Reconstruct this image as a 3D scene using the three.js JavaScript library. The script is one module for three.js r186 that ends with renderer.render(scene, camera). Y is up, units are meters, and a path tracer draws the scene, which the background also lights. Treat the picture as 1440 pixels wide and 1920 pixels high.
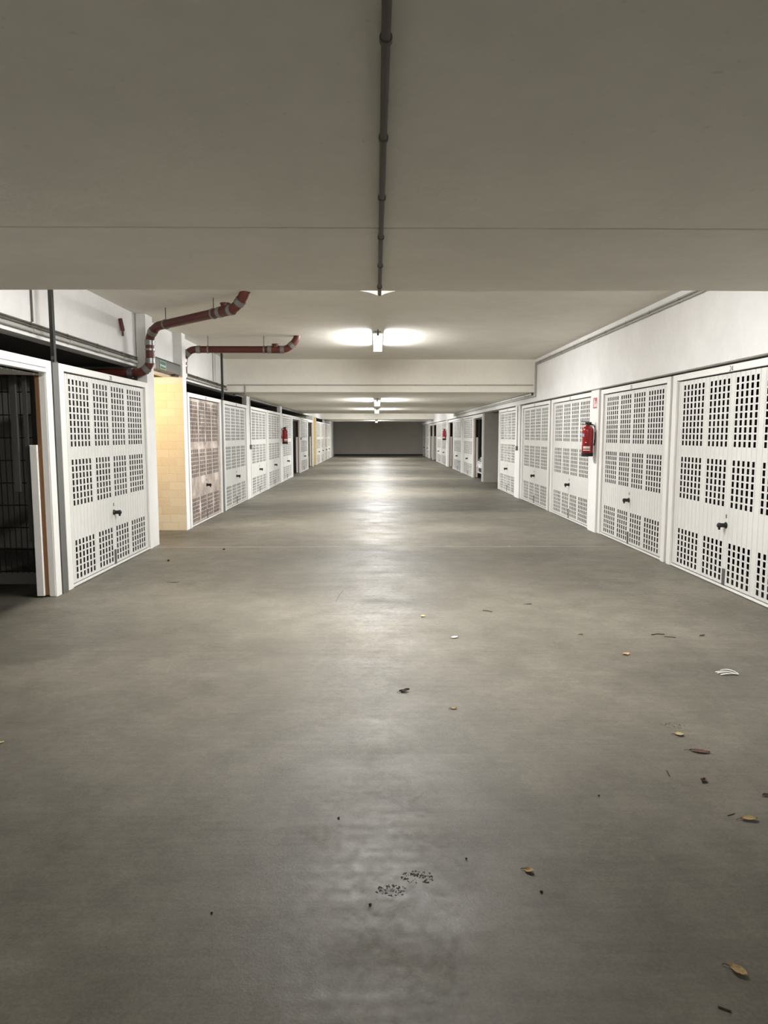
import * as THREE from 'three';
import { mergeGeometries } from 'three/addons/utils/BufferGeometryUtils.js';
import { RoundedBoxGeometry } from 'three/addons/geometries/RoundedBoxGeometry.js';
import { RectAreaLightUniformsLib } from 'three/addons/lights/RectAreaLightUniformsLib.js';
import { FontLoader } from 'three/addons/loaders/FontLoader.js';
import { TextGeometry } from 'three/addons/geometries/TextGeometry.js';

// ---------------------------------------------------------------- camera, light levels, exposure
const scene = new THREE.Scene();
scene.background = new THREE.Color(0x000000);
const camera = new THREE.PerspectiveCamera(2 * Math.atan(960 / 1345) * 180 / Math.PI, 1440 / 1920, 0.05, 200);
camera.position.set(0, 1.45, 0);
camera.rotation.order = 'YXZ';
camera.rotation.set(-6.153 * Math.PI / 180, -0.635 * Math.PI / 180, 0);
const renderer = new THREE.WebGLRenderer({ antialias: true });
renderer.toneMapping = THREE.LinearToneMapping;
renderer.toneMappingExposure = 1.1;
renderer.shadowMap.enabled = true;
RectAreaLightUniformsLib.init();
const LAMP_SIDE = 138, LAMP_DOWN = 240, LAMP_GLOW = 1.15, LAMP_COLOR = 0xffffff;
const WARM_COLOR = 0xffd6a2, WARM_POWER = 3.8;

// ---------------------------------------------------------------- small tools
function rng(seed) { let s = seed >>> 0; return () => { s = (s + 0x6D2B79F5) >>> 0; let t = Math.imul(s ^ s >>> 15, 1 | s); t = t + Math.imul(t ^ t >>> 7, 61 | t) ^ t; return ((t ^ t >>> 14) >>> 0) / 4294967296; }; }
const rand = rng(77);
const taken = new Map();
function numbered(name) { const n = taken.get(name) ?? 0; taken.set(name, n + 1); return n ? `${name}_${String(n).padStart(3, '0')}` : name; }
function shade(o) { o.castShadow = true; o.receiveShadow = true; return o; }
function mesh(name, geo, mat, parent) { const m = shade(new THREE.Mesh(geo, mat)); m.name = parent ? name : numbered(name); (parent ?? scene).add(m); return m; }
function tag(o, label, category, group) { o.userData.label = label; o.userData.category = category; if (group) o.userData.group = group; return o; }
function struct(name, geo, mat) { const m = mesh(name, geo, mat); m.userData.kind = 'structure'; return m; }
function thing(name, label, category, pos, turn = 0, group) { const g = new THREE.Group(); g.name = numbered(name); g.position.set(...pos); g.rotation.y = turn; tag(g, label, category, group); scene.add(g); return g; }
const V = (x, y, z) => new THREE.Vector3(x, y, z);
// texture coordinates in metres, picked by the way each face points
function metreUV(g) {
  g = g.index ? g.toNonIndexed() : g; const p = g.attributes.position, uv = new Float32Array(p.count * 2);
  const a = V(), b = V(), c = V(), n = V();
  for (let i = 0; i < p.count; i += 3) {
    a.fromBufferAttribute(p, i); b.fromBufferAttribute(p, i + 1); c.fromBufferAttribute(p, i + 2); n.copy(b).sub(a).cross(c.clone().sub(a));
    const ax = Math.abs(n.x), ay = Math.abs(n.y), az = Math.abs(n.z);
    [a, b, c].forEach((q, k) => { const [u, v] = ax > ay && ax > az ? [q.z, q.y] : ay > az ? [q.x, q.z] : [q.x, q.y]; uv[2 * (i + k)] = u; uv[2 * (i + k) + 1] = v; });
  }
  g.setAttribute('uv', new THREE.BufferAttribute(uv, 2)); return g;
}
// a box between two corners; d is the distance from the camera down the hall (z = -d)
function bx(x0, x1, y0, y1, d0, d1) { const g = new THREE.BoxGeometry(Math.abs(x1 - x0), Math.abs(y1 - y0), Math.abs(d1 - d0)); g.translate((x0 + x1) / 2, (y0 + y1) / 2, -(d0 + d1) / 2); return metreUV(g); }
function lb(x0, x1, y0, y1, z0, z1, r = 0) { // a local box, with rounded edges when r > 0
  const w = Math.abs(x1 - x0), h = Math.abs(y1 - y0), t = Math.abs(z1 - z0); const g = r ? new RoundedBoxGeometry(w, h, t, 2, Math.min(r, w / 2.01, h / 2.01, t / 2.01)) : new THREE.BoxGeometry(w, h, t);
  g.translate((x0 + x1) / 2, (y0 + y1) / 2, (z0 + z1) / 2); return metreUV(g);
}
function merge(list) { return mergeGeometries(list.map((g) => { g = g.index ? g.toNonIndexed() : g; for (const k of Object.keys(g.attributes)) if (!['position', 'normal', 'uv'].includes(k)) g.deleteAttribute(k); return g; })); }
function rod(a, b, r, seg = 10, r2 = r) { const d = b.clone().sub(a), g = new THREE.CylinderGeometry(r2, r, d.length(), seg); g.applyQuaternion(new THREE.Quaternion().setFromUnitVectors(V(0, 1, 0), d.clone().normalize())); g.translate(...a.clone().add(b).multiplyScalar(0.5).toArray()); return g; }
function tube(pts, r, seg = 60, rad = 14, bend = 0) { // straight runs joined by rounded bends
  const path = new THREE.CurvePath(); let from = pts[0];
  for (let i = 1; i < pts.length - 1; i++) {
    const p = pts[i], u = pts[i - 1].clone().sub(p).normalize(), w = pts[i + 1].clone().sub(p).normalize();
    const a = p.clone().addScaledVector(u, bend), b = p.clone().addScaledVector(w, bend);
    path.add(new THREE.LineCurve3(from, a)); path.add(new THREE.QuadraticBezierCurve3(a, p, b)); from = b;
  }
  path.add(new THREE.LineCurve3(from, pts[pts.length - 1]));
  const list = path.curves.map((c) => new THREE.TubeGeometry(c, c.isLineCurve3 ? 1 : 8, r, rad)); return merge(list);
}
function lathe(profile, seg = 24) { return new THREE.LatheGeometry(profile.map(([r, y]) => new THREE.Vector2(r, y)), seg); }

// ---------------------------------------------------------------- computed textures
function noiseTile(cells, seed) { const r = rng(seed), g = Float32Array.from({ length: cells[0] * cells[1] }, r); return (u, v) => {
  const x = u * cells[0], y = v * cells[1], x0 = Math.floor(x), y0 = Math.floor(y), fx = x - x0, fy = y - y0, sx = fx * fx * (3 - 2 * fx), sy = fy * fy * (3 - 2 * fy);
  const at = (i, j) => g[((j % cells[1]) + cells[1]) % cells[1] * cells[0] + ((i % cells[0]) + cells[0]) % cells[0]];
  return (at(x0, y0) * (1 - sx) + at(x0 + 1, y0) * sx) * (1 - sy) + (at(x0, y0 + 1) * (1 - sx) + at(x0 + 1, y0 + 1) * sx) * sy; }; }
function texture(n, fn, metres, srgb = false) { const data = new Uint8Array(n * n * 4);
  for (let j = 0; j < n; j++) for (let i = 0; i < n; i++) { const c = fn((i + 0.5) / n, (j + 0.5) / n), o = 4 * (j * n + i); for (let k = 0; k < 3; k++) data[o + k] = Math.max(0, Math.min(255, Math.round(255 * (Array.isArray(c) ? c[k] : c)))); data[o + 3] = 255; }
  const t = new THREE.DataTexture(data, n, n); t.wrapS = t.wrapT = THREE.RepeatWrapping; t.magFilter = THREE.LinearFilter; t.minFilter = THREE.LinearMipmapLinearFilter; t.generateMipmaps = true; t.repeat.set(1 / metres, 1 / metres); if (srgb) t.colorSpace = THREE.SRGBColorSpace; t.needsUpdate = true; return t; }
function sum(list) { return (u, v) => list.reduce((s, [w, f]) => s + w * f(u, v), 0); }
const nA = noiseTile([5, 5], 1), nB = noiseTile([17, 17], 2), nC = noiseTile([61, 61], 3), nD = noiseTile([190, 190], 4), nE = noiseTile([400, 400], 5);
const nStreak = noiseTile([9, 150], 6), nStreak2 = noiseTile([24, 420], 7), nPatch = noiseTile([4, 9], 8), nPatch2 = noiseTile([9, 23], 9);
const paintBump = texture(512, sum([[0.25, nB], [0.4, nC], [0.35, nD]]), 2.1);
const paintMap = texture(512, (u, v) => { const k = 0.93 + 0.04 * nA(u, v) + 0.02 * nB(u, v) + 0.015 * nC(u, v) - (nD(u, v) > 0.975 ? 0.06 : 0); return [k, k * 0.999, k * 0.995]; }, 3.3, true);
const floorMap = texture(1024, (u, v) => { let k = 0.86 + 0.035 * (nStreak(u, v) - 0.5) + 0.03 * (nStreak2(u, v) - 0.5) + 0.09 * (nB(u, v) - 0.5) + 0.06 * (nC(u, v) - 0.5) + 0.10 * (nE(u, v) - 0.5); if (nE(u + 0.3, v + 0.1) * nD(u, v) > 0.86) k -= 0.22; return [k, k * 0.995, k * 0.985]; }, 2.4, true);
const floorRough = texture(1024, (u, v) => 0.53 + 0.11 * (nPatch2(u, v) - 0.5) + 0.06 * (nStreak(u, v) - 0.5) + 0.10 * (nB(u, v) - 0.5) + 0.10 * (nD(u, v) - 0.5), 4.3);
const floorBump = texture(1024, sum([[0.06, nStreak2], [0.2, nC], [0.34, nD], [0.4, nE]]), 1.3);
const grime = texture(512, (u, v) => { const k = 0.80 + 0.22 * (nB(u, v) - 0.5) + 0.14 * (nC(u, v) - 0.5); const s = Math.max(0, nPatch(u * 2, v) - 0.55) * 0.9; return [k + s, k * 0.955 + s, k * 0.92 + s]; }, 2.2, true);

const M = {};
const std = (o) => new THREE.MeshStandardMaterial(o);
M.paint = std({ color: 0xecebea, map: paintMap, roughness: 0.86, bumpMap: paintBump, bumpScale: 0.0016 });
M.ceil = std({ color: 0xf0ece2, map: paintMap, roughness: 0.9, bumpMap: paintBump, bumpScale: 0.0016 });
M.grayPaint = std({ color: 0xaaa69d, map: paintMap, roughness: 0.9, bumpMap: paintBump, bumpScale: 0.0016 });
M.darkenedConcrete = std({ color: 0x3b3935, map: paintMap, roughness: 0.95, bumpMap: paintBump, bumpScale: 0.002 });  // stall interiors: shade put into the colour so door slots look black
M.floor = new THREE.MeshPhysicalMaterial({ color: 0xffffff, specularIntensity: 0.6, vertexColors: true, map: floorMap, roughness: 1.0, roughnessMap: floorRough, bumpMap: floorBump, bumpScale: 0.0004 });
M.joint = std({ color: 0xa9a498, roughness: 0.7 });
M.door = std({ color: 0xdcdbd7, roughness: 0.42, map: paintMap });
M.doorDirty = std({ color: 0xd6cfca, roughness: 0.7, map: grime });
M.doorCream = std({ color: 0xdedad0, roughness: 0.5, map: paintMap });
M.frame = std({ color: 0xe6e4df, roughness: 0.45 });
M.bar = std({ color: 0xe4e3de, roughness: 0.35 });
M.black = std({ color: 0x0d0d0d, roughness: 0.45 });
M.slot = std({ color: 0x2e2c2a, roughness: 0.8 });
M.plate = std({ color: 0x5d5d5b, roughness: 0.6, metalness: 0.3 });
M.steelPost = std({ color: 0x6c6b68, roughness: 0.55, metalness: 0.35 });
M.steelDark = std({ color: 0x494944, roughness: 0.6, metalness: 0.3 });
M.zinc = std({ color: 0x8e8e8b, roughness: 0.42, metalness: 0.8 });
M.conduit = std({ color: 0xa3a19a, roughness: 0.55 });
M.conduitDark = std({ color: 0x57524a, roughness: 0.65 });
M.pipe = std({ color: 0x55231a, roughness: 0.5, bumpMap: paintBump, bumpScale: 0.0006 });
M.wood = std({ color: 0x76563a, roughness: 0.85 });
M.yellowBrick = [0xece2c8, 0xeae0c4, 0xeee5cd, 0xe8dcc0].map((c) => std({ color: c, roughness: 0.8, bumpMap: paintBump, bumpScale: 0.003 }));
M.mortar = std({ color: 0xe2d6b8, roughness: 0.95 });
M.cream = std({ color: 0xe4d8ae, roughness: 0.85, map: paintMap });
M.wire = std({ color: 0x1f1e1c, roughness: 0.6, metalness: 0.4 });
M.stallWall = std({ color: 0x86837b, roughness: 0.9, map: paintMap });  // stall side of the passage wall, darkened in colour to stand for shade
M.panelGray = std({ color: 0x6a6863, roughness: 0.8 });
M.text = std({ color: 0x1c1c1c, roughness: 0.7 });
M.red = std({ color: 0x8c0f15, roughness: 0.28 });
M.label = std({ color: 0xd9d6d0, roughness: 0.5 });
M.labelBlue = std({ color: 0x8f97ab, roughness: 0.5 });
M.rubber = std({ color: 0x141414, roughness: 0.8 });
M.lampBody = std({ color: 0xd2d2cc, roughness: 0.5 });
M.diffuser = std({ color: 0xf3f3f0, roughness: 0.4, emissive: LAMP_COLOR, emissiveIntensity: LAMP_GLOW });
M.tube = std({ color: 0xffffff, roughness: 0.4, emissive: LAMP_COLOR, emissiveIntensity: LAMP_GLOW * 1.6 });
M.bulb = std({ color: 0xffffff, emissive: WARM_COLOR, emissiveIntensity: 6 });

// ---------------------------------------------------------------- the shell of the garage
const LX = -3.01, RX = 3.20, LD = -2.88, RD = 3.29, LOW = 2.30, HIGH = 2.95, TOP = 3.2, END = 50.4, BACK = -9;
{ // floor: a fine grid so that worn and damp patches of the screed can be coloured
  const W0 = -8.5, W1 = 8.9, nx = 116, nz = 400, g = new THREE.PlaneGeometry(W1 - W0, END - BACK + 0.4, nx, nz); g.rotateX(-Math.PI / 2); g.translate((W0 + W1) / 2, 0, -(END + BACK) / 2);
  const p = g.attributes.position, col = new Float32Array(p.count * 3), uv = g.attributes.uv;
  const big = noiseTile([64, 64], 21), mid = noiseTile([128, 128], 22), fine = noiseTile([256, 256], 23);
  for (let i = 0; i < p.count; i++) {
    const x = p.getX(i), z = p.getZ(i); uv.setXY(i, x, z);
    const wob = 1.2 * big(x / 90, z / 90 + 0.4), band = big(x / 210 + 0.2, (z + wob) / 64), blot = mid(x / 130 + 0.1, z / 110), bl2 = fine(x / 150, z / 110);
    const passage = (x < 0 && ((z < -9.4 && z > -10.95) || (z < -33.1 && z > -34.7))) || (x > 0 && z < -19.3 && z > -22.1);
    let k = (!passage && (x < -3.0 || x > 3.42) ? 0.35 : 1) * 0.19 + 0.08 * (band - 0.5) + 0.06 * (blot - 0.5) + 0.035 * (bl2 - 0.5);  // stall floors beyond the doors get shade painted in, so interiors read black
    const t = 0.02 * (mid(x / 300, z / 260 + 0.5) - 0.5);
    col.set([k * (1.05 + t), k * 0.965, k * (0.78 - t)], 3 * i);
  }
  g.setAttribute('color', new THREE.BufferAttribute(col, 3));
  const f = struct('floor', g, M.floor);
  mesh('slab', bx(W0, W1, -0.25, -0.004, BACK - 0.2, END + 0.2), M.darkenedConcrete, f);
  for (const [d, w] of [[9.22, 0.012], [22.1, 0.02], [35.0, 0.02]]) mesh('joint_strip', bx(-2.85, 3.2, -0.003, 0.0008, d, d + w), M.joint, f);
}
// ceilings: the upper slab of the bays, and the lower slabs between them
struct('ceiling', bx(LX - 0.02, RX + 0.02, HIGH, TOP, BACK - 0.2, END + 0.2), M.ceil);
{ // near low ceiling with its open construction joint and slightly wavy front edge
  const shape = new THREE.Shape(); const n = 60, w = RX - LX; const r = rng(5); shape.moveTo(LX, 3.09); shape.lineTo(RX, 3.09);
  for (let i = 0; i <= n; i++) { const x = RX - w * i / n; shape.lineTo(x, 4.37 + 0.012 * Math.sin(x * 2.1 + 1) + 0.006 * (r() - 0.5)); }
  const g = new THREE.ExtrudeGeometry(shape, { depth: HIGH - LOW - 0.02, bevelEnabled: true, bevelThickness: 0.01, bevelSize: 0.006, bevelSegments: 2, steps: 1 });
  g.rotateX(-Math.PI / 2); g.translate(0, LOW + 0.01, 0);
  struct('ceiling', metreUV(g), M.ceil);
  struct('ceiling', bx(LX, RX, LOW, HIGH, BACK, 3.07), M.ceil);
}
struct('ceiling', bx(LX, RX, LOW, HIGH, 14.6, 29.3), M.ceil);
struct('ceiling', bx(LX, RX, LOW, HIGH, 40.0, END), M.ceil);
struct('ceiling', bx(-8.5, LX - 0.15, LOW, TOP, BACK, END), M.darkenedConcrete); // concrete above the left garages, their gloom put into its colour
struct('wall_left', bx(LX - 0.15, LX, LOW, TOP, BACK, END), M.paint);     // beam over the left-hand doors
struct('ceiling', bx(RX + 0.26, 8.9, LOW, TOP, BACK, END), M.darkenedConcrete);    // above the right garages
struct('wall_right', bx(RX, RX + 0.26, 2.115, TOP, BACK, END), M.paint); // beam over the right-hand doors
struct('wall_back', bx(-8.5, 8.9, 0, TOP, BACK - 0.2, BACK), M.paint);
struct('wall_front', bx(-8.5, 8.9, 0, TOP, END, END + 0.2), M.grayPaint);
struct('dark_strip_front', bx(-2.9, 3.3, 0, 0.1, END - 0.015, END), M.darkenedConcrete);  // dark strip along the foot of the end wall
struct('wall_left', bx(-8.7, -8.5, 0, TOP, BACK, END), M.darkenedConcrete);
struct('wall_right', bx(8.9, 9.1, 0, TOP, BACK, END), M.darkenedConcrete);
struct('wall_left', bx(-3.12, -2.9, 0, LOW, BACK, 3.84), M.paint);
struct('wall_right', bx(3.3, 3.5, 0, 2.115, BACK, 5.3), M.paint);
// pillars and wall ends between the garages
const pillar = (x0, x1, y1, d0, d1, m = M.paint) => struct('pillar', bx(x0, x1, 0, y1, d0, d1), m);
struct('pillar', merge([bx(-3.0, -2.88, 0, HIGH, 9.19, 9.47), bx(-3.2, -3.0, 0, LOW, 9.37, 9.47)]), M.paint); // before the passage
pillar(-2.98, -2.88, LOW, 16.16, 16.58); pillar(-2.98, -2.88, LOW, 21.82, 22.18); pillar(-3.2, -2.88, LOW, 32.98, 33.2); pillar(-2.98, -2.88, LOW, 40.2, 40.38);
pillar(3.25, 3.35, 2.115, 10.54, 10.91); pillar(3.25, 3.35, 2.115, 16.28, 16.82); pillar(3.25, 3.35, 2.115, 27.27, 27.58); pillar(3.25, 3.35, 2.115, 32.75, 33.42);
struct('wall_left', bx(-8.5, -2.88, 0, LOW, 45.15, 48.75), M.paint);
// side passage on the left, with its brick far wall
struct('wall_left', bx(-8.5, -3.2, 0, LOW, 9.37, 9.47), M.paint); struct('wall_left', bx(-8.5, -3.0, 0, LOW, 9.2, 9.37), M.stallWall);
{
  const w = struct('wall_left', merge([bx(-2.884, -2.88, 0, HIGH, 10.872, 11.07), bx(-8.5, -2.884, 0, LOW, 10.9, 11.07), bx(LX, -2.884, LOW, HIGH, 10.872, 11.07), bx(-5.2, -2.884, 2.205, LOW, 10.872, 10.9)]), M.paint);
  mesh('mortar_bed', bx(-4.6, -2.884, 0, 2.205, 10.876, 10.9), M.mortar, w);
  const rowH = 0.1225, brickW = 0.245, gap = 0.006, g = [0, 1, 2].map((k) => { const b = new RoundedBoxGeometry(brickW - gap, rowH - gap, 0.016, 1, 0.004); return metreUV(b); });
  const half = metreUV(new RoundedBoxGeometry(brickW / 2 - gap, rowH - gap, 0.016, 1, 0.004)), r = rng(31);
  for (let row = 0; row < 18; row++) { const off = row % 2 ? 0 : brickW / 2; const y = (row + 0.5) * rowH;
    if (off) { const b = mesh('brick', half, M.yellowBrick[Math.floor(r() * 4)], w); b.position.set(-2.884 - brickW / 4, y, -10.882 + (r() - 0.5) * 0.003); }
    for (let k = 0; k < 5; k++) { const b = mesh('brick', g[k % 3], M.yellowBrick[Math.floor(r() * 4)], w); b.position.set(-2.884 - off - (k + 0.5) * brickW, y, -10.882 + (r() - 0.5) * 0.003); } }
}
// second passage further down, and the recess on the right
struct('wall_left', bx(-8.5, -3.2, 0, LOW, 33.0, 33.2), M.cream);
struct('wall_left', bx(-8.5, -2.88, 0, LOW, 34.62, 34.85), M.cream);
struct('wall_right', bx(3.5, 8.9, 0, LOW, 19.28, 19.4), M.paint);
struct('wall_right', bx(3.3, 8.9, 0, LOW, 21.98, 22.18), M.grayPaint);
// partition walls between the other stalls
for (const d of [13.55, 19.17, 24.78, 27.48, 30.42, 37.56, 42.78]) struct('wall_partition', bx(-8.5, -2.98, 0, LOW - 0.25, d - 0.03, d + 0.03), d > 24 && d < 36 ? M.panelGray : M.darkenedConcrete);
for (const d of [8.02, 13.56, 24.38, 30.64, 36.15, 39.05, 41.7, 44.3, 47.35]) struct('wall_partition', bx(3.38, 8.9, 0, 2.1, d - 0.03, d + 0.03), d > 30 ? M.panelGray : M.darkenedConcrete);
for (const d of [16.37, 22.0, 40.3]) struct('wall_partition', bx(-8.5, -2.98, 0, LOW, d - 0.18, d + 0.18), M.darkenedConcrete);
for (const d of [10.725, 16.55, 27.4, 33.1]) struct('wall_partition', bx(3.35, 8.9, 0, 2.1, d - 0.17, d + 0.17), M.darkenedConcrete);  // behind pillars too: shade in the colour, keeps the slots black
struct('wall_partition', bx(-8.5, -3.12, 0, LOW, 3.7, 3.84), M.panelGray);
struct('wall_partition', bx(3.5, 8.9, 0, LOW, 5.2, 5.3), M.panelGray);

// ---------------------------------------------------------------- up-and-over garage doors
const font = await new FontLoader().loadAsync('fonts/droid/droid_sans_regular.typeface.json');
const PITCH = 0.0865, HOLE = 0.043, LEAF = 2.39, Y0 = 0.034, Y1 = 2.018;
const holeX = []; { const s = [-1.062, -0.452, 0.064, 0.587]; [6, 5, 5, 6].forEach((n, g) => { for (let i = 0; i < n; i++) holeX.push(s[g] + i * PITCH); }); }
const holeY = []; for (const [top, n] of [[1.972, 10], [1.213, 7], [0.438, 6]]) for (let i = 0; i < n; i++) holeY.push(top - i * 0.065 - 0.0505);
holeY.sort((a, b) => a - b); holeX.sort((a, b) => a - b);
const leafGeometry = (() => { // a sheet of steel with 506 cut slots and shallow vertical grooves
  const xs = new Map(), H2 = LEAF / 2, T = 0.0014, G = 0.005; const grooves = [];
  for (let i = 0; i < holeX.length - 1; i++) { const a = holeX[i] + HOLE, b = holeX[i + 1]; if (b - a < 0.06) grooves.push((a + b) / 2); else grooves.push(a + 0.022, b - 0.022); }
  grooves.push(holeX[0] - 0.022, holeX[holeX.length - 1] + HOLE + 0.022, -H2 + 0.055, H2 - 0.055);
  const cut = [[-H2, 0], [H2, 0]]; for (const x of holeX) cut.push([x, 0], [x + HOLE, 0]); for (const c of grooves) cut.push([c - 0.006, 0], [c - 0.0025, -G], [c + 0.0025, -G], [c + 0.006, 0]);
  cut.sort((a, b) => a[0] - b[0]);
  const yc = [Y0, Y1]; for (const y of holeY) yc.push(y, y + 0.0505); yc.sort((a, b) => a - b);
  const pos = []; const quad = (a, b, c, d) => pos.push(...a, ...b, ...c, ...a, ...c, ...d);
  const isHoleX = (x) => holeX.some((h) => x > h && x < h + HOLE), isHoleY = (y) => holeY.some((h) => y > h && y < h + 0.0505);
  for (let j = 0; j < yc.length - 1; j++) { const ya = yc[j], yb = yc[j + 1], hy = isHoleY((ya + yb) / 2);
    for (let i = 0; i < cut.length - 1; i++) { const [xa, za] = cut[i], [xb, zb] = cut[i + 1]; if (xb - xa < 1e-6) continue; const hx = hy && isHoleX((xa + xb) / 2);
      if (!hx) { quad([xa, ya, za], [xb, ya, zb], [xb, yb, zb], [xa, yb, za]); quad([xb, ya, zb - T], [xa, ya, za - T], [xa, yb, za - T], [xb, yb, zb - T]); }
      else { quad([xa, ya, -T], [xa, ya, 0], [xa, yb, 0], [xa, yb, -T]); quad([xb, ya, 0], [xb, ya, -T], [xb, yb, -T], [xb, yb, 0]); quad([xa, ya, 0], [xa, ya, -T], [xb, ya, -T], [xb, ya, 0]); quad([xa, yb, -T], [xa, yb, 0], [xb, yb, 0], [xb, yb, -T]); } } }
  const g = new THREE.BufferGeometry(); g.setAttribute('position', new THREE.Float32BufferAttribute(pos, 3)); g.computeVertexNormals(); return metreUV(g);
})();
const FW = 1.31;
const jambGeo = { l: lb(-FW, -LEAF / 2 - 0.007, 0, 2.095, -0.05, 0.012, 0.004), r: lb(LEAF / 2 + 0.007, FW, 0, 2.095, -0.05, 0.012, 0.004), head: lb(-LEAF / 2 - 0.007, LEAF / 2 + 0.007, Y1 + 0.012, 2.095, -0.05, 0.012, 0.004), sill: lb(-LEAF / 2, LEAF / 2, 0.006, 0.026, -0.02, 0.006, 0.003) };
const handleGeo = (() => { const g = lathe([[0, 0], [0.03, 0], [0.03, 0.008], [0.021, 0.014], [0.02, 0.045], [0.024, 0.058], [0.025, 0.072], [0.018, 0.082], [0, 0.084]], 16); g.rotateX(Math.PI / 2); return merge([g, lb(-0.01, 0.01, -0.042, 0, 0.055, 0.074, 0.005)]); })();
const slotGeo = lb(-0.006, 0.006, -0.018, 0.018, 0, 0.004, 0.0015), plateGeo = lb(-0.026, 0.026, 0.026, 0.185, -0.006, 0.004, 0.002);
const insideRail = lb(-0.02, 0.02, 0.1, 2.0, -0.1, -0.05);
function numberGeo(t) { const g = new TextGeometry(t, { font, size: 0.046, depth: 0.0015, curveSegments: 4 }); g.computeBoundingBox(); const b = g.boundingBox; g.translate(-(b.min.x + b.max.x) / 2, -(b.min.y + b.max.y) / 2, 0); return g; }
function garageDoor(side, d0, d1, label, number, mat = M.door, group) {
  const t = thing('garage_door', label, 'garage door', [side < 0 ? LD : RD, 0, -(d0 + d1) / 2], side < 0 ? Math.PI / 2 : -Math.PI / 2, group); t.scale.x = (d1 - d0) / (2 * FW);
  mesh('leaf', leafGeometry, mat, t).position.z = -0.012;
  mesh('jamb', jambGeo.l, M.frame, t); mesh('jamb', jambGeo.r, M.frame, t); mesh('header', jambGeo.head, M.frame, t); mesh('sill_bar', jambGeo.sill, M.bar, t);
  const h = mesh('handle', handleGeo, M.black, t); h.position.set(0.0, 0.6, -0.012); h.userData.label = 'black turning handle';
  const s = mesh('keyhole', slotGeo, M.slot, t); s.position.set(0.0, 0.685, -0.012);
  const p = mesh('latch_plate', plateGeo, M.plate, t); p.position.z = -0.010;
  for (const x of [-1.17, 1.17]) { const r = mesh('guide_rail', insideRail, M.steelDark, t); r.position.x = x; }
  if (number) { const n = mesh('number', numberGeo(number), M.text, t); n.position.set(0, 2.058, 0.012); n.userData.label = `painted number ${number}`; }
  return t;
}
const raisedLeaf = (() => { const g = leafGeometry.clone(); g.translate(0, -Y0, 0); g.rotateX(-Math.PI / 2 + 0.02); return g; })();
function openGarage(side, d0, d1, label, farSign) { // frame with its door swung up under the garage ceiling
  const t = thing('garage_door', label, 'garage door', [side < 0 ? LD : RD, 0, -(d0 + d1) / 2], side < 0 ? Math.PI / 2 : -Math.PI / 2, 'open garages'); t.scale.x = (d1 - d0) / (2 * FW);
  mesh('jamb', jambGeo.l, M.frame, t); mesh('jamb', jambGeo.r, M.frame, t); mesh('header', jambGeo.head, M.frame, t);
  const l = mesh('leaf', raisedLeaf, M.door, t); l.position.set(0, 1.965, 0.0); l.userData.label = 'door leaf swung up flat under the ceiling';
  mesh('leaf_edge', lb(-LEAF / 2, LEAF / 2, 1.985, 2.022, -0.03, 0.03, 0.004), M.bar, t);
  for (const s of [-1, 1]) {
    const x = s * (LEAF / 2 + 0.006);
    const w = mesh('timber_strip', lb(x - 0.012 * (s > 0 ? 1 : 0), x + 0.012 * (s < 0 ? 1 : 0), 0.02, 2.0, -0.085, -0.05), M.wood, t); w.userData.label = 'bare brown timber edge';
    mesh('jamb_return', lb(x - (s > 0 ? 0.004 : 0), x + (s < 0 ? 0.004 : 0), 0.01, 2.0, -0.05, 0.0), M.frame, t);
    mesh('spring_cover', lb(x - s * 0.035, x, 0.015, 1.36, -0.15, -0.086, 0.004), M.frame, t);
    mesh('guide_rail', lb(x - s * 0.012, x + s * 0.006, 0.5, 1.98, -0.20, -0.165), M.steelDark, t);
    mesh('guide_rail', lb(x - s * 0.03, x + s * 0.006, 0.95, 1.97, -0.30, -0.25), M.steelDark, t);
  }
  return t;
}
// right-hand row
garageDoor(1, 5.37, 7.99, 'white perforated garage door numbered 24, cut by the right edge of the photo', '24');
garageDoor(1, 8.05, 10.53, 'white perforated garage door numbered 23, between door 24 and the near fire extinguisher', '23');
garageDoor(1, 10.92, 13.5, 'white perforated garage door numbered 22, just behind the near fire extinguisher', '22');
garageDoor(1, 13.62, 16.24, 'white perforated garage door numbered 21, fourth from the front on the right', '21');
garageDoor(1, 16.84, 19.26, 'white perforated garage door numbered 20, last one before the grey recess on the right', '20');
openGarage(1, 22.2, 24.36, 'open garage on the right with a white car parked inside');
garageDoor(1, 24.42, 27.25, 'white perforated garage door next to the open garage with the car');
garageDoor(1, 27.6, 30.6, 'white perforated garage door on the right, second beyond the car garage');
openGarage(1, 30.68, 32.72, 'narrow open garage on the right just before the distant red extinguisher');
garageDoor(1, 33.45, 36.1, 'white perforated garage door directly beneath the distant right-hand extinguisher');
garageDoor(1, 36.2, 39.0, 'white perforated garage door on the right just beyond the distant extinguisher');
openGarage(1, 39.1, 41.65, 'dark open garage far down the right row, nearer of two side by side');
openGarage(1, 41.75, 44.25, 'dark open garage far down the right row, farther of two side by side');
garageDoor(1, 44.35, 47.3, 'small distant garage door, second last before the end wall on the right');
garageDoor(1, 47.4, 50.35, 'small distant garage door touching the end wall on the right');
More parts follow.
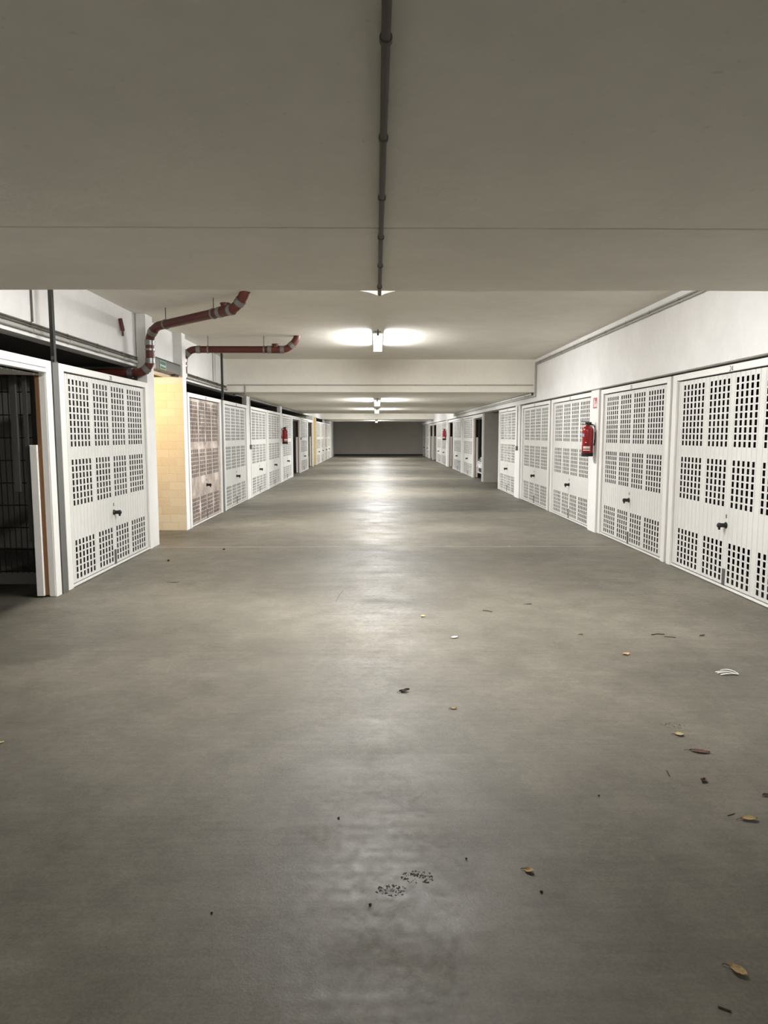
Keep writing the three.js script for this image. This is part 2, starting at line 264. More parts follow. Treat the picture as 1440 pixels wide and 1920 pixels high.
// left-hand row
openGarage(-1, 3.86, 6.47, 'open garage at the left edge with dark wire mesh inside');
garageDoor(-1, 6.62, 9.17, 'white perforated garage door numbered 28, left of the yellow brick passage', '28');
garageDoor(-1, 11.08, 13.44, 'grimy beige perforated garage door numbered 29, beside the yellow brick passage', '29', M.doorDirty);
garageDoor(-1, 13.66, 16.14, 'white perforated garage door numbered 30, right of the grimy beige door', '30');
garageDoor(-1, 16.6, 19.14, 'white perforated garage door on the left just behind the post with the switch box');
garageDoor(-1, 19.2, 21.8, 'white perforated garage door just before the left-hand fire extinguisher');
garageDoor(-1, 22.2, 24.76, 'white perforated garage door just behind the left-hand fire extinguisher');
openGarage(-1, 24.8, 27.45, 'open garage on the left just beyond the left-hand extinguisher');
garageDoor(-1, 27.52, 30.4, 'single white perforated door between two open garages on the left');
openGarage(-1, 30.45, 32.96, 'open garage on the left beside the cream wall end');
garageDoor(-1, 34.92, 37.54, 'distant garage door on the left right behind the cream wall end', null, M.doorCream);
garageDoor(-1, 37.58, 40.18, 'distant garage door on the left, second behind the cream wall end', null, M.doorCream);
garageDoor(-1, 40.4, 42.76, 'distant garage door on the left, third behind the cream wall end', null, M.doorCream);
garageDoor(-1, 42.8, 45.12, 'distant garage door on the left, last before the white end pillar', null, M.doorCream);

// steel posts between the frames, running up to the ceiling over the left row
function post(x0, x1, y1, d0, d1, label) { const p = mesh('steel_post', bx(x0, x1, 0, y1, d0, d1), M.steelPost); tag(p, label, 'post', 'steel posts between garages'); return p; }
post(-2.95, -2.865, 2.1, 6.49, 6.60, 'grey steel post between the open left garage and door 28');
post(-2.95, -2.875, 2.1, 13.47, 13.63, 'grey steel post between the grimy door and door 30');
post(3.30, 3.36, 2.1, 7.995, 8.045, 'thin grey steel post between doors 24 and 23');
post(3.30, 3.36, 2.1, 13.52, 13.6, 'thin grey steel post two doors beyond the near fire extinguisher');
function hanger(d, label, y0 = 2.09) { const t = thing('hanger_bar', label, 'steel bar', [-2.86, y0, -d]); mesh('channel', merge([lb(-0.02, 0.02, 0, HIGH - y0, -0.004, 0.004), lb(0.016, 0.02, 0, HIGH - y0, -0.02, 0.02)]), M.steelDark, t); mesh('foot_bolt', lb(-0.014, 0.014, 0.02, 0.05, 0.004, 0.014), M.zinc, t); return t; }
hanger(6.5, 'tall dark steel hanger bar above the post left of door 28');
hanger(13.55, 'tall dark steel hanger bar above the grimy door, by the cross beam');

// wire mesh partition inside the open garage on the left
{ const t = thing('mesh_partition', 'dark wire mesh partition inside the open garage on the left', 'mesh partition', [-3.1, 0, -6.56]); const wires = [];
  for (let k = 0; k <= 9; k++) wires.push(rod(V(0, 0.195 + k * 0.2045, 0.006), V(-4.6, 0.195 + k * 0.2045, 0.006), 0.005, 5), rod(V(0, 0.195 + k * 0.2045, -0.006), V(-4.6, 0.195 + k * 0.2045, -0.006), 0.005, 5));
  mesh('cross_wires', merge(wires), M.wire, t); const up = []; for (let x = 0; x > -4.6; x -= 0.052) up.push(rod(V(x, 0.18, 0), V(x, 2.08, 0), 0.0042, 5)); mesh('upright_wires', merge(up), M.wire, t);
  mesh('kick_board', lb(-4.6, 0, 0.075, 0.19, -0.02, 0.0, 0.004), M.panelGray, t); for (const x of [0.02, -2.3, -4.6]) mesh('post', lb(x - 0.02, x + 0.02, 0, 2.12, -0.02, 0.02), M.steelDark, t); }

// ---------------------------------------------------------------- strip lamps along the middle
const lampShape = (() => { const s = new THREE.Shape(); s.moveTo(-0.072, 0.0); s.lineTo(-0.066, -0.045); s.quadraticCurveTo(-0.06, -0.075, -0.03, -0.078); s.lineTo(0.03, -0.078); s.quadraticCurveTo(0.06, -0.075, 0.066, -0.045); s.lineTo(0.072, 0.0); s.closePath(); return s; })();
const LL = 1.56;
const diffGeo = (() => { const list = []; const n = 40; for (let i = 0; i < n; i++) { const g = new THREE.ExtrudeGeometry(lampShape, { depth: LL / n, bevelEnabled: false, curveSegments: 5 }); const k = i % 2 ? 1 : 0.965; g.scale(k, k, 1); g.translate(0, 0, -LL / 2 + i * LL / n); list.push(g); } return merge(list); })();
function lamp(d, ceil, label, power = 1) {
  const drop = 0.042, t = thing('strip_lamp', label, 'ceiling lamp', [0.03, ceil, -d], 0, 'strip lamps along the ceiling');
  mesh('housing', merge([lb(-0.05, 0.05, -0.03, 0, -LL / 2 + 0.05, LL / 2 - 0.05, 0.008), lb(-0.075, 0.075, -drop, -0.028, -LL / 2 - 0.01, LL / 2 + 0.01, 0.006)]), M.lampBody, t);
  const df = mesh('diffuser', diffGeo, M.diffuser, t); df.position.y = -drop; df.userData.label = 'glowing ribbed plastic trough';
  for (const s of [-1, 1]) { const e = mesh('end_cap', lb(-0.072, 0.072, -0.078 - drop, -drop, s * (LL / 2), s * (LL / 2 + 0.012), 0.004), M.diffuser, t); }
  for (const s of [-1, 1]) for (const z of [-0.42, 0, 0.42]) mesh('clip', lb(s * 0.07, s * 0.079, -drop - 0.022, -drop + 0.012, z - 0.012, z + 0.012), M.zinc, t);
  const gl = mesh('cable_gland', merge([rod(V(0, -0.06, LL / 2 + 0.01), V(0, -0.06, LL / 2 + 0.05), 0.012, 10), rod(V(0, -0.06, LL / 2 + 0.05), V(0, -0.06, LL / 2 + 0.075), 0.018, 6), tube([V(0, -0.06, LL / 2 + 0.07), V(0, -0.06, LL / 2 + 0.13), V(0, 0, LL / 2 + 0.16)], 0.008, 20, 8, 0.03)]), M.steelDark, t); gl.userData.label = 'grey cable gland';
  const rl = (w, h, p, to, power) => { const l = new THREE.RectAreaLight(LAMP_COLOR, power, w, h); l.position.copy(p); t.add(l); t.updateMatrixWorld(true); l.lookAt(to.clone().applyMatrix4(t.matrixWorld)); };
  for (const s of [-1, 1]) rl(LL, 0.075, V(s * 0.086, -drop - 0.036, 0), V(s * 2, -drop - 0.036 - 0.1, 0), LAMP_SIDE * power);
  rl(0.12, LL, V(0, -drop - 0.086, 0), V(0, -3, 0), LAMP_DOWN * power);
  return t;
}
lamp(-7.0, LOW, 'added unseen strip lamp behind the camera, fill for the near ceiling and floor', 1.4);  // added as fill for the near soffit and floor; no lamp known there
lamp(5.45, HIGH, 'strip lamp just beyond the near ceiling edge, hidden by that edge');
lamp(11.42, HIGH, 'nearest glowing strip lamp on the raised ceiling of the first bay');
lamp(17.9, LOW, 'second glowing strip lamp, first one beyond the cross beam');
lamp(24.2, LOW, 'third glowing strip lamp on the low ceiling');
lamp(31.2, HIGH, 'hidden strip lamp in the second raised bay, its near one');
lamp(37.2, HIGH, 'hidden strip lamp in the second raised bay, its far one');
lamp(43.8, LOW, 'small farthest glowing strip lamp before the end wall');
function warmLamp(p, label, power) { const t = thing('bulkhead_lamp', label, 'wall lamp', p); mesh('base', rod(V(0, 0.06, 0), V(0, 0.09, 0), 0.09, 20), M.lampBody, t); mesh('globe', new THREE.SphereGeometry(0.075, 20, 14), M.bulb, t); const l = new THREE.PointLight(WARM_COLOR, power, 0, 2); l.shadow.radius = 3; l.castShadow = true; t.add(l); }
warmLamp([-3.62, LOW - 0.09, -9.9], 'warm round lamp on the ceiling of the yellow brick passage', WARM_POWER);
warmLamp([-4.2, LOW - 0.09, -33.8], 'warm round lamp on the ceiling of the far cream passage', WARM_POWER * 0.6);

// ---------------------------------------------------------------- pipes and conduits
function clampRing(c, axis, r, w) { const a = axis.clone().normalize().multiplyScalar(w / 2); return rod(c.clone().sub(a), c.clone().add(a), r, 20); }
function drainPipe(label, pts, couplings, hangers, branch) {
  const o = pts[0], t = thing('drain_pipe', label, 'pipe', [o.x, o.y, o.z]); const L = (p) => p.clone().sub(o);
  mesh('pipe_run', tube(pts.map(L), 0.052, 60, 18, 0.085), M.pipe, t);
  for (const [seg, f] of couplings) { const a = L(pts[seg]), b = L(pts[seg + 1]), c = a.clone().lerp(b, f), ax = b.clone().sub(a); mesh('coupling', merge([clampRing(c, ax, 0.0575, 0.062), clampRing(c.clone().addScaledVector(ax.clone().normalize(), 0.018), ax, 0.060, 0.012), clampRing(c.clone().addScaledVector(ax.clone().normalize(), -0.018), ax, 0.060, 0.012)]), M.zinc, t); }
  for (const [seg, f, to] of hangers) { const a = L(pts[seg]), b = L(pts[seg + 1]), c = a.clone().lerp(b, f), ax = b.clone().sub(a); const cl = mesh('clamp', clampRing(c, ax, 0.060, 0.022), M.zinc, t); const e = to === 'up' ? V(c.x, HIGH - o.y, c.z) : to === 'wall' ? V(LX - o.x, c.y, c.z) : V(c.x, c.y, -9.19 - o.z); mesh('threaded_rod', rod(c, e, 0.005, 6), M.steelDark, cl); }
  if (branch) { const [seg, f] = branch, a = L(pts[seg]), b = L(pts[seg + 1]), c = a.clone().lerp(b, f), ax = b.clone().sub(a).normalize(); mesh('inspection_cover', merge([rod(c, c.clone().add(V(0, 0.078, 0)), 0.05, 16), rod(c.clone().add(V(0, 0.07, 0)), c.clone().add(V(0, 0.084, 0)), 0.058, 16), rod(c.clone().addScaledVector(ax, -0.13), c.clone().addScaledVector(ax, 0.13), 0.057, 18)]), M.pipe, t); }
  return t;
}
drainPipe('rust-red drain pipe nearer the camera, slanting along the ceiling to above door 28', [V(-1.38, HIGH - 0.002, -7.8), V(-1.41, 2.89, -7.82), V(-1.52, 2.79, -7.9), V(-2.66, 2.752, -8.9), V(-2.775, 2.64, -9.0), V(-2.775, 2.30, -9.0), V(-2.88, 2.205, -9.0), V(-6.5, 2.185, -9.0)], [[1, 0.35], [2, 0.16], [2, 0.035], [3, 0.5], [4, 0.2], [4, 0.85], [5, 0.5], [6, 0.04]], [[2, 0.24, 'up'], [2, 0.86, 'up'], [4, 0.45, 'pillar']], [2, 0.1]);
drainPipe('rust-red drain pipe farther away, level along the ceiling above the grimy door', [V(-1.20, HIGH - 0.002, -11.2), V(-1.21, 2.89, -11.2), V(-1.36, 2.745, -11.2), V(-2.83, 2.745, -11.2), V(-2.945, 2.63, -11.2), V(-2.945, 2.30, -11.2), V(-3.05, 2.205, -11.2), V(-6.5, 2.185, -11.2)], [[1, 0.55], [2, 0.05], [2, 0.18], [2, 0.92], [3, 0.5], [4, 0.15], [4, 0.85]], [[2, 0.24, 'up'], [2, 0.82, 'up'], [4, 0.4, 'wall']], [2, 0.12]);
{ const p = mesh('pipe_stub', merge([rod(V(-2.99, 2.80, -8.62), V(-2.965, 2.66, -8.62), 0.022, 10), rod(V(-2.967, 2.665, -8.62), V(-2.967, 2.60, -8.62), 0.014, 8)]), M.pipe); tag(p, 'short dark red capped pipe stub on the wall above door 28', 'pipe'); }
function conduit(label, pts, r, mat, clips = [], bend = 0.03) { const o = pts[0], t = thing('conduit', label, 'conduit', [o.x, o.y, o.z], 0, 'electrical conduits'); mesh('pipe_run', tube(pts.map((p) => p.clone().sub(o)), r, 40, 10, bend), mat, t);
  for (const [p, ax, up] of clips) { const c = p.clone().sub(o); const cl = mesh('clip', merge([clampRing(c, ax, r * 1.32, 0.016), rod(c, c.clone().addScaledVector(up, r + 0.006), r * 1.1, 8)]), mat, t); } return t; }
{ // on the near low ceiling
  const y = LOW - 0.013, clips = []; for (let d = -1.4; d + 0.45 < 4.33; d += 0.515) clips.push([V(0.022, y, -(d + 0.45)), V(0, 0, 1), V(0, 1, 0)]);
  conduit('grey painted conduit running along the middle of the near low ceiling', [V(0.022, y, 3.0), V(0.022, y, -4.42)], 0.0105, M.conduitDark, clips, 0.012);
  conduit('short upright conduit behind the near ceiling edge', [V(0.022, LOW + 0.0, -4.425), V(0.022, HIGH - 0.02, -4.425)], 0.0105, M.conduitDark);
}
{ const along = (x, y, d0, d1, step) => { const c = []; for (let d = d0 + 0.3; d < d1; d += step) c.push([V(x, y, -d), V(0, 0, 1), V(Math.sign(x), 0, 0)]); return c; };
  for (const [y, r, m, words] of [[2.412, 0.009, M.conduitDark, 'upper thin'], [2.388, 0.009, M.conduitDark, 'lower thin'], [2.35, 0.018, M.conduit, 'thick']]) {
    conduit(`${words} grey conduit on the beam above door 28`, [V(LX + r + 0.004, y, -4.45), V(LX + r + 0.004, y, -9.18)], r, m, along(LX + r + 0.004, y, 4.6, 9.1, 0.75));
    conduit(`${words} grey conduit on the beam above the grimy door`, [V(LX + r + 0.004, y, -11.29), V(LX + r + 0.004, y, -14.58)], r, m, along(LX + r + 0.004, y, 11.2, 14.5, 0.75)); }
  conduit('thin grey conduit dropping from the ceiling beside the hanger bar left of door 28', [V(LX + 0.012, HIGH, -6.44), V(LX + 0.012, 2.43, -6.44)], 0.009, M.conduitDark);
  conduit('thin grey conduit dropping down the wall beside the cross beam on the left', [V(LX + 0.012, HIGH, -13.45), V(LX + 0.012, 2.43, -13.45)], 0.009, M.conduit);
  conduit('grey conduit across the face of the cross beam', [V(LX + 0.03, 2.44, -14.585), V(RX - 0.04, 2.44, -14.585)], 0.011, M.conduit, [-2.2, -1.2, -0.2, 0.8, 1.8, 2.8].map((x) => [V(x, 2.44, -14.585), V(1, 0, 0), V(0, 0, -1)]));
  conduit('grey conduit under the low ceiling along the left row', [V(-2.62, 2.42, -14.58), V(-2.62, 2.27, -14.58), V(-2.94, 2.278, -15.0), V(-2.94, 2.278, -30)], 0.012, M.conduit, [], 0.03);
  const RXc = RX - 0.02;
  conduit('upper of the paired conduits along the right beam of the first bay', [V(RXc, 2.872, -4.45), V(RXc, 2.872, -14.5), V(RXc, 2.26, -14.5)], 0.011, M.conduit, along(RXc, 2.872, 5, 14.2, 0.8), 0.03);
  conduit('lower of the paired conduits along the right beam of the first bay', [V(RXc, 2.838, -4.45), V(RXc, 2.838, -14.44), V(RXc, 2.215, -14.44), V(RXc, 2.215, -29.6)], 0.012, M.conduit, along(RXc, 2.838, 5, 14.2, 0.8), 0.03);
  conduit('thick pale pipe under the low ceiling along the right row', [V(RX - 0.035, 2.268, -14.65), V(RX - 0.035, 2.268, -29.4)], 0.024, M.lampBody, along(RX - 0.035, 2.268, 15, 29, 1.5));
  conduit('pale conduit along the far right beam near the end wall', [V(RXc, 2.25, -40.1), V(RXc, 2.25, -50.3)], 0.018, M.conduit);
  conduit('grey conduit on the white post left of door 31, down to its switch box', [V(-2.862, 2.27, -16.5), V(-2.862, 1.2, -16.5)], 0.01, M.conduit, [[V(-2.862, 1.7, -16.5), V(0, 1, 0), V(-1, 0, 0)]]);
  conduit('grey conduit on the right-hand post, down to its switch box', [V(3.235, 2.1, -16.5), V(3.235, 1.18, -16.5)], 0.01, M.conduit, [[V(3.235, 1.7, -16.5), V(0, 1, 0), V(1, 0, 0)]]);
}
function switchBox(x, d, y, side, label) { const t = thing('switch_box', label, 'switch', [x, y, -d], side < 0 ? Math.PI / 2 : -Math.PI / 2, 'light switches on posts'); mesh('box', lb(-0.04, 0.04, -0.05, 0.05, 0, 0.045, 0.006), M.steelPost, t); mesh('rocker', lb(-0.022, 0.022, -0.026, 0.026, 0.045, 0.053, 0.003), M.lampBody, t); }
switchBox(-2.88, 16.5, 1.17, -1, 'grey light switch box on the white post behind door 30');
switchBox(3.25, 16.5, 1.14, 1, 'grey light switch box on the right-hand post before door 20');
switchBox(-2.88, 27.49, 1.3, -1, 'tiny grey switch box beside the door between two open left garages');

// ---------------------------------------------------------------- fire extinguishers and signs
function extinguisher(x, d, y, side, label) {
  const t = thing('fire_extinguisher', label, 'fire extinguisher', [x, y, -d], side < 0 ? Math.PI / 2 : -Math.PI / 2, 'red fire extinguishers');
  const R = 0.082, c = 0.108; // stands off the wall on its bracket
  const at = (g) => { g.translate(0, 0, c); return g; };
  mesh('cylinder', at(lathe([[0, 0.03], [R, 0.03], [R, 0.375], [R * 0.96, 0.405], [R * 0.75, 0.432], [0.035, 0.447], [0.028, 0.458], [0, 0.458]], 28)), M.red, t);
  mesh('foot', at(lathe([[0, 0], [R * 1.01, 0], [R * 1.03, 0.004], [R * 1.03, 0.05], [R, 0.052]], 28)), M.rubber, t);
  const v = mesh('valve_head', at(merge([rod(V(0, 0.45, 0), V(0, 0.5, 0), 0.026, 14), lb(-0.016, 0.016, 0.478, 0.505, -0.05, 0.045, 0.006)])), M.black, t);
  mesh('lever', at(merge([lb(-0.013, 0.013, 0.508, 0.517, -0.02, 0.11, 0.004), lb(-0.012, 0.012, 0.462, 0.47, 0.02, 0.095, 0.003)])), M.black, v);
  mesh('hose', tube([V(0, 0.47, c), V(0, 0.47, c - 0.1), V(0.03 * side, 0.30, c - 0.11), V(0.02 * side, 0.16, c - 0.09)], 0.0105, 30, 8, 0.06), M.rubber, t);
  const arc = (y0, y1, a0, a1, k) => { if (side < 0) [a0, a1] = [-a1, -a0]; const g = new THREE.CylinderGeometry(R * k, R * k, y1 - y0, 14, 1, true, a0, a1 - a0); g.translate(0, (y0 + y1) / 2, c); return g; };
  mesh('instruction_label', merge([arc(0.085, 0.10, 0.45, 1.75, 1.012), arc(0.115, 0.15, 0.45, 1.75, 1.012)]), M.label, t).userData.label = 'white printed strips';
  mesh('badge_label', arc(0.29, 0.335, -0.2, 0.65, 1.012), M.labelBlue, t).userData.label = 'pale blue label';
  const rows = []; for (let k = 0; k < 5; k++) rows.push(arc(0.175 + k * 0.022, 0.181 + k * 0.022, -0.15, 0.3, 1.012)); rows.push(arc(0.2, 0.212, 0.85, 1.1, 1.012)); mesh('text_lines', merge(rows), M.label, t);
  mesh('wall_bracket', merge([lb(-0.03, 0.03, 0.36, 0.5, 0, 0.008, 0.002), lb(-0.012, 0.012, 0.44, 0.46, 0, c - 0.02, 0.003)]), M.lampBody, t);
  return t;
}
extinguisher(3.25, 10.67, 1.13, 1, 'large red fire extinguisher hanging between doors 23 and 22');
extinguisher(-2.88, 22.02, 1.17, -1, 'red fire extinguisher on the left row, seen against a white door');
extinguisher(3.25, 33.15, 1.2, 1, 'small distant red fire extinguisher on the right row');
{ const c = document.createElement('canvas'); c.width = c.height = 256; const x = c.getContext('2d'); x.fillStyle = '#e9e4e0'; x.fillRect(0, 0, 256, 256); x.fillStyle = '#a8242b'; x.fillRect(12, 12, 232, 232); x.fillStyle = '#f0ece8';
  x.fillRect(56, 90, 52, 128); x.beginPath(); x.arc(82, 92, 26, Math.PI, 0); x.fill(); x.fillRect(72, 44, 20, 26); x.fillRect(60, 36, 52, 12); x.lineWidth = 9; x.strokeStyle = '#f0ece8'; x.beginPath(); x.moveTo(92, 58); x.quadraticCurveTo(128, 62, 124, 120); x.stroke();
  x.beginPath(); x.moveTo(150, 216); x.quadraticCurveTo(128, 170, 160, 138); x.quadraticCurveTo(160, 160, 174, 158); x.quadraticCurveTo(166, 100, 192, 72); x.quadraticCurveTo(196, 120, 216, 150); x.quadraticCurveTo(228, 196, 206, 216); x.closePath(); x.fill();
  const tex = new THREE.CanvasTexture(c); tex.colorSpace = THREE.SRGBColorSpace; const t = thing('fire_sign', 'small red and white extinguisher sign above the near fire extinguisher', 'sign', [3.249, 1.915, -10.70], -Math.PI / 2); mesh('panel', lb(-0.1, 0.1, -0.085, 0.085, -0.001, 0.003), M.label, t); const f = new THREE.PlaneGeometry(0.2, 0.17); f.translate(0, 0, 0.0036); mesh('print', f, std({ map: tex, roughness: 0.5 }), t); }
{ // grey box of the sliding fire door over the passage, with its green sign
  const t = thing('door_track_box', 'grey metal track box over the yellow brick passage', 'track box', [-2.93, 2.325, -10.17]); mesh('casing', lb(-0.075, 0.02, 0, 0.14, -0.69, 0.55, 0.006), M.steelPost, t); mesh('top_lip', lb(-0.075, 0.028, 0.138, 0.15, -0.69, 0.55), M.steelDark, t); mesh('end_plate', lb(-0.075, 0.03, -0.01, 0.17, 0.55, 0.57, 0.004), M.lampBody, t);
  mesh('counterweight_roller', merge([rod(V(-0.02, 0.12, 0.57), V(-0.02, 0.12, 0.63), 0.035, 16), rod(V(-0.02, 0.12, 0.63), V(-0.02, 0.12, 0.68), 0.02, 14)]), M.steelDark, t); mesh('latch', lb(-0.06, 0.0, -0.03, 0, -0.66, -0.5, 0.004), M.black, t);
  const c = document.createElement('canvas'); c.width = 256; c.height = 128; const x = c.getContext('2d'); x.fillStyle = '#2f5d4a'; x.fillRect(0, 0, 256, 128); x.strokeStyle = '#cfdcd2'; x.lineWidth = 5; x.strokeRect(4, 4, 248, 120); x.fillStyle = '#dbe8dc'; x.font = 'bold 44px sans-serif'; x.textAlign = 'center'; x.textBaseline = 'middle'; x.fillText('Notausgang', 128, 68, 232);
  const tex = new THREE.CanvasTexture(c); tex.colorSpace = THREE.SRGBColorSpace; const s = thing('exit_sign', 'small green sign with white lettering on the grey track box', 'sign', [-2.908, 2.39, -9.98], Math.PI / 2); mesh('panel', lb(-0.14, 0.14, -0.055, 0.055, 0, 0.004), M.label, s); const f = new THREE.PlaneGeometry(0.28, 0.11); f.translate(0, 0, 0.0046); mesh('print', f, std({ map: tex, roughness: 0.5 }), s);
}

// ---------------------------------------------------------------- the car in the open garage
{
  const t = thing('car', 'white car parked nose-out in the open garage on the right', 'car', [3.40, 0, -23.28], Math.PI); // local -x is the rear, +x the nose
  const W = 1.62, paintW = new THREE.MeshPhysicalMaterial({ color: 0xdadce0, roughness: 0.35, clearcoat: 1, clearcoatRoughness: 0.08 }), glass = new THREE.MeshPhysicalMaterial({ color: 0x0b0d10, roughness: 0.06, clearcoat: 1 }), trim = M.black;
  const prof = (pts, w, bev) => { const s = new THREE.Shape(); s.moveTo(...pts[0]); for (const p of pts.slice(1)) s.lineTo(...p); s.closePath(); const g = new THREE.ExtrudeGeometry(s, { depth: w - 2 * bev, bevelEnabled: true, bevelThickness: bev, bevelSize: bev, bevelSegments: 3 }); g.translate(0, 0, -w / 2 + bev); return g; };
  mesh('body', prof([[-0.08, 0.3], [-0.03, 0.52], [-0.14, 0.66], [-1.05, 0.86], [-3.75, 0.92], [-3.95, 0.6], [-3.9, 0.28], [-3.45, 0.24], [-0.5, 0.24]], W, 0.05), paintW, t);
  const cab = mesh('cabin', prof([[-1.1, 0.86], [-1.75, 1.36], [-2.1, 1.44], [-3.2, 1.42], [-3.7, 0.9]], W - 0.2, 0.05), glass, t); mesh('roof', prof([[-1.8, 1.42], [-2.1, 1.475], [-3.1, 1.46], [-3.3, 1.4]], W - 0.3, 0.03), paintW, cab);
  mesh('bumper', merge([lb(-0.1, 0.03, 0.36, 0.5, -W / 2 + 0.02, W / 2 - 0.02, 0.03), lb(-0.1, 0.02, 0.19, 0.235, -W / 2 + 0.06, W / 2 - 0.06, 0.015), lb(-0.1, 0.012, 0.22, 0.37, 0.5, 0.62, 0.02), lb(-0.1, 0.012, 0.22, 0.37, -0.62, -0.5, 0.02)]), paintW, t);
  mesh('lower_grille', lb(-0.09, 0.0, 0.23, 0.365, -0.5, 0.5), trim, t); mesh('upper_grille', lb(-0.09, -0.012, 0.51, 0.6, -0.42, 0.42, 0.01), trim, t); mesh('chrome_strip', lb(-0.06, 0.0, 0.6, 0.615, -0.44, 0.44, 0.004), M.zinc, t);
  for (const s of [-1, 1]) { const h = mesh('headlight', lb(-0.16, -0.015, 0.53, 0.65, s * 0.45, s * 0.75, 0.03), glass, t); mesh('reflector', lb(-0.1, -0.008, 0.55, 0.6, s * 0.5, s * 0.6, 0.02), M.lampBody, h); mesh('mirror', lb(-1.5, -1.35, 0.88, 1.0, s * 0.8, s * 0.98, 0.03), trim, t); }
  mesh('number_plate', lb(0.03, 0.036, 0.38, 0.48, -0.26, 0.26), M.label, t);
  for (const s of [-1, 1]) for (const x of [-0.75, -3.2]) { const w = lathe([[0.16, -0.09], [0.28, -0.1], [0.3, -0.06], [0.3, 0.06], [0.28, 0.1], [0.16, 0.09]], 28); w.rotateX(Math.PI / 2); w.translate(x, 0.3, s * (W / 2 - 0.09)); const wl = mesh('wheel', w, M.rubber, t); const h = rod(V(x, 0.3, s * (W / 2 - 0.16)), V(x, 0.3, s * (W / 2 + 0.0)), 0.17, 18); mesh('hub_cap', h, M.zinc, wl); }
}

// ---------------------------------------------------------------- peeling paint at the ceiling edge
{ const sh = (sx) => { const s = new THREE.Shape(); s.moveTo(0, 0.004); s.lineTo(sx * 0.145, 0.004); s.quadraticCurveTo(sx * 0.05, -0.006, 0, -0.028); s.closePath(); const g = new THREE.ExtrudeGeometry(s, { depth: 0.0012, bevelEnabled: false }); g.rotateX(0.35); return g; };
  const m = new THREE.MeshPhysicalMaterial({ color: 0xf2f0ea, roughness: 0.95, transmission: 0.5, thickness: 0, side: THREE.DoubleSide }); const t = thing('peeling_paint', 'bright strip of peeling paint at the low ceiling edge beside the conduit', 'paint flake', [0.022, LOW + 0.004, -4.392]); mesh('flake', sh(-1), m, t).position.x = -0.012; mesh('flake', sh(0.85), m, t).position.x = 0.012; }

// ---------------------------------------------------------------- leaves, twigs and crumbs on the floor
const leafMats = { brown: std({ color: 0x5d4030, roughness: 0.8, side: THREE.DoubleSide }), dark: std({ color: 0x3a281c, roughness: 0.85, side: THREE.DoubleSide }), tan: std({ color: 0xb59a6c, roughness: 0.8, side: THREE.DoubleSide }), yellow: std({ color: 0xb9ab79, roughness: 0.8, side: THREE.DoubleSide }), twig: std({ color: 0x3a3026, roughness: 0.9 }), paper: std({ color: 0xe9e6e0, roughness: 0.8, side: THREE.DoubleSide }) };
function leafGeo(len, wid, curl, seed, jag = 0.12) { const nu = 14, nv = 6, r = rng(seed), pos = [], idx = [], e = Array.from({ length: nu + 1 }, () => 1 + jag * (r() - 0.5) * 2);
  for (let i = 0; i <= nu; i++) { const u = i / nu, w = wid / 2 * Math.pow(Math.sin(Math.PI * Math.min(0.985, 0.02 + 0.97 * u)), 0.75) * e[i]; for (let j = 0; j <= nv; j++) { const v = j / nv * 2 - 1; pos.push((u - 0.5) * len, 0.0025 + curl * (v * v * 0.22 * wid + 0.3 * len * Math.pow(Math.abs(u - 0.45), 2) + 0.07 * wid * Math.sin(5 * u + seed)) + 0.07 * wid * r() + (Math.abs(v) < 0.1 ? -0.001 : 0), v * w); } }
  for (let i = 0; i < nu; i++) for (let j = 0; j < nv; j++) { const a = i * (nv + 1) + j; idx.push(a, a + 1, a + nv + 1, a + 1, a + nv + 2, a + nv + 1); }
  const g = new THREE.BufferGeometry(); g.setAttribute('position', new THREE.Float32BufferAttribute(pos, 3)); g.setIndex(idx); g.computeVertexNormals(); return g; }
function leaf(x, d, len, wid, curl, turn, mat, label) { const t = thing('dry_leaf', label, 'leaf', [x, 0, -d], turn, 'dry leaves on the floor'); const seed = Math.round(x * 1000 + d * 77); mesh('blade', leafGeo(len, wid, curl, seed), leafMats[mat], t); mesh('stalk', tube([V(-len / 2 + 0.004, 0.004, 0), V(-len * 0.65, 0.006, 0.004), V(-len * 0.78, 0.003, 0.009)], 0.0011, 10, 5, 0.004), leafMats.twig, t); return t; }
leaf(0.159, 3.935, 0.06, 0.035, 0.9, 0.25, 'dark', 'curled dark brown leaf near the middle of the floor');
leaf(0.41, 3.678, 0.036, 0.022, 0.7, 0.1, 'tan', 'small curled tan leaf right of the dark curled one');
leaf(0.375, 5.626, 0.045, 0.04, 0.4, 0.9, 'yellow', 'small yellowish leaf farthest out in the lane');
leaf(0.561, 5.016, 0.055, 0.035, 0.5, 0.4, 'paper', 'pale whitish leaf in the lane');
leaf(1.658, 4.614, 0.055, 0.04, 0.4, 0.5, 'tan', 'flat tan leaf beyond the white paper strips');
leaf(1.47, 3.332, 0.045, 0.035, 0.4, -0.3, 'yellow', 'small pale yellow leaf just behind the big brown leaf');
leaf(1.486, 3.143, 0.088, 0.035, 0.35, -0.3, 'brown', 'large long brown leaf on the right of the floor');
leaf(1.376, 2.864, 0.034, 0.026, 0.9, 0.7, 'brown', 'small curled brown leaf below the large long one');
leaf(1.573, 2.741, 0.03, 0.02, 0.6, 0.2, 'dark', 'dark leaf scrap at the right edge of the photo');
leaf(1.41, 2.561, 0.062, 0.03, 0.7, -0.1, 'tan', 'crumpled tan leaf near the right edge');
leaf(0.509, 2.247, 0.034, 0.026, 0.7, -0.7, 'tan', 'small light tan leaf right of the muddy prints');
leaf(0.98, 1.792, 0.05, 0.032, 0.7, -0.9, 'tan', 'tan leaf nearest the camera, bottom right');
leaf(-1.775, 3.277, 0.03, 0.02, 0.4, 0.4, 'yellow', 'pale leaf scrap at the left edge of the photo');
leaf(-1.987, 6.989, 0.10, 0.022, 0.2, 0.1, 'dark', 'thin dark leaf in front of door 28');
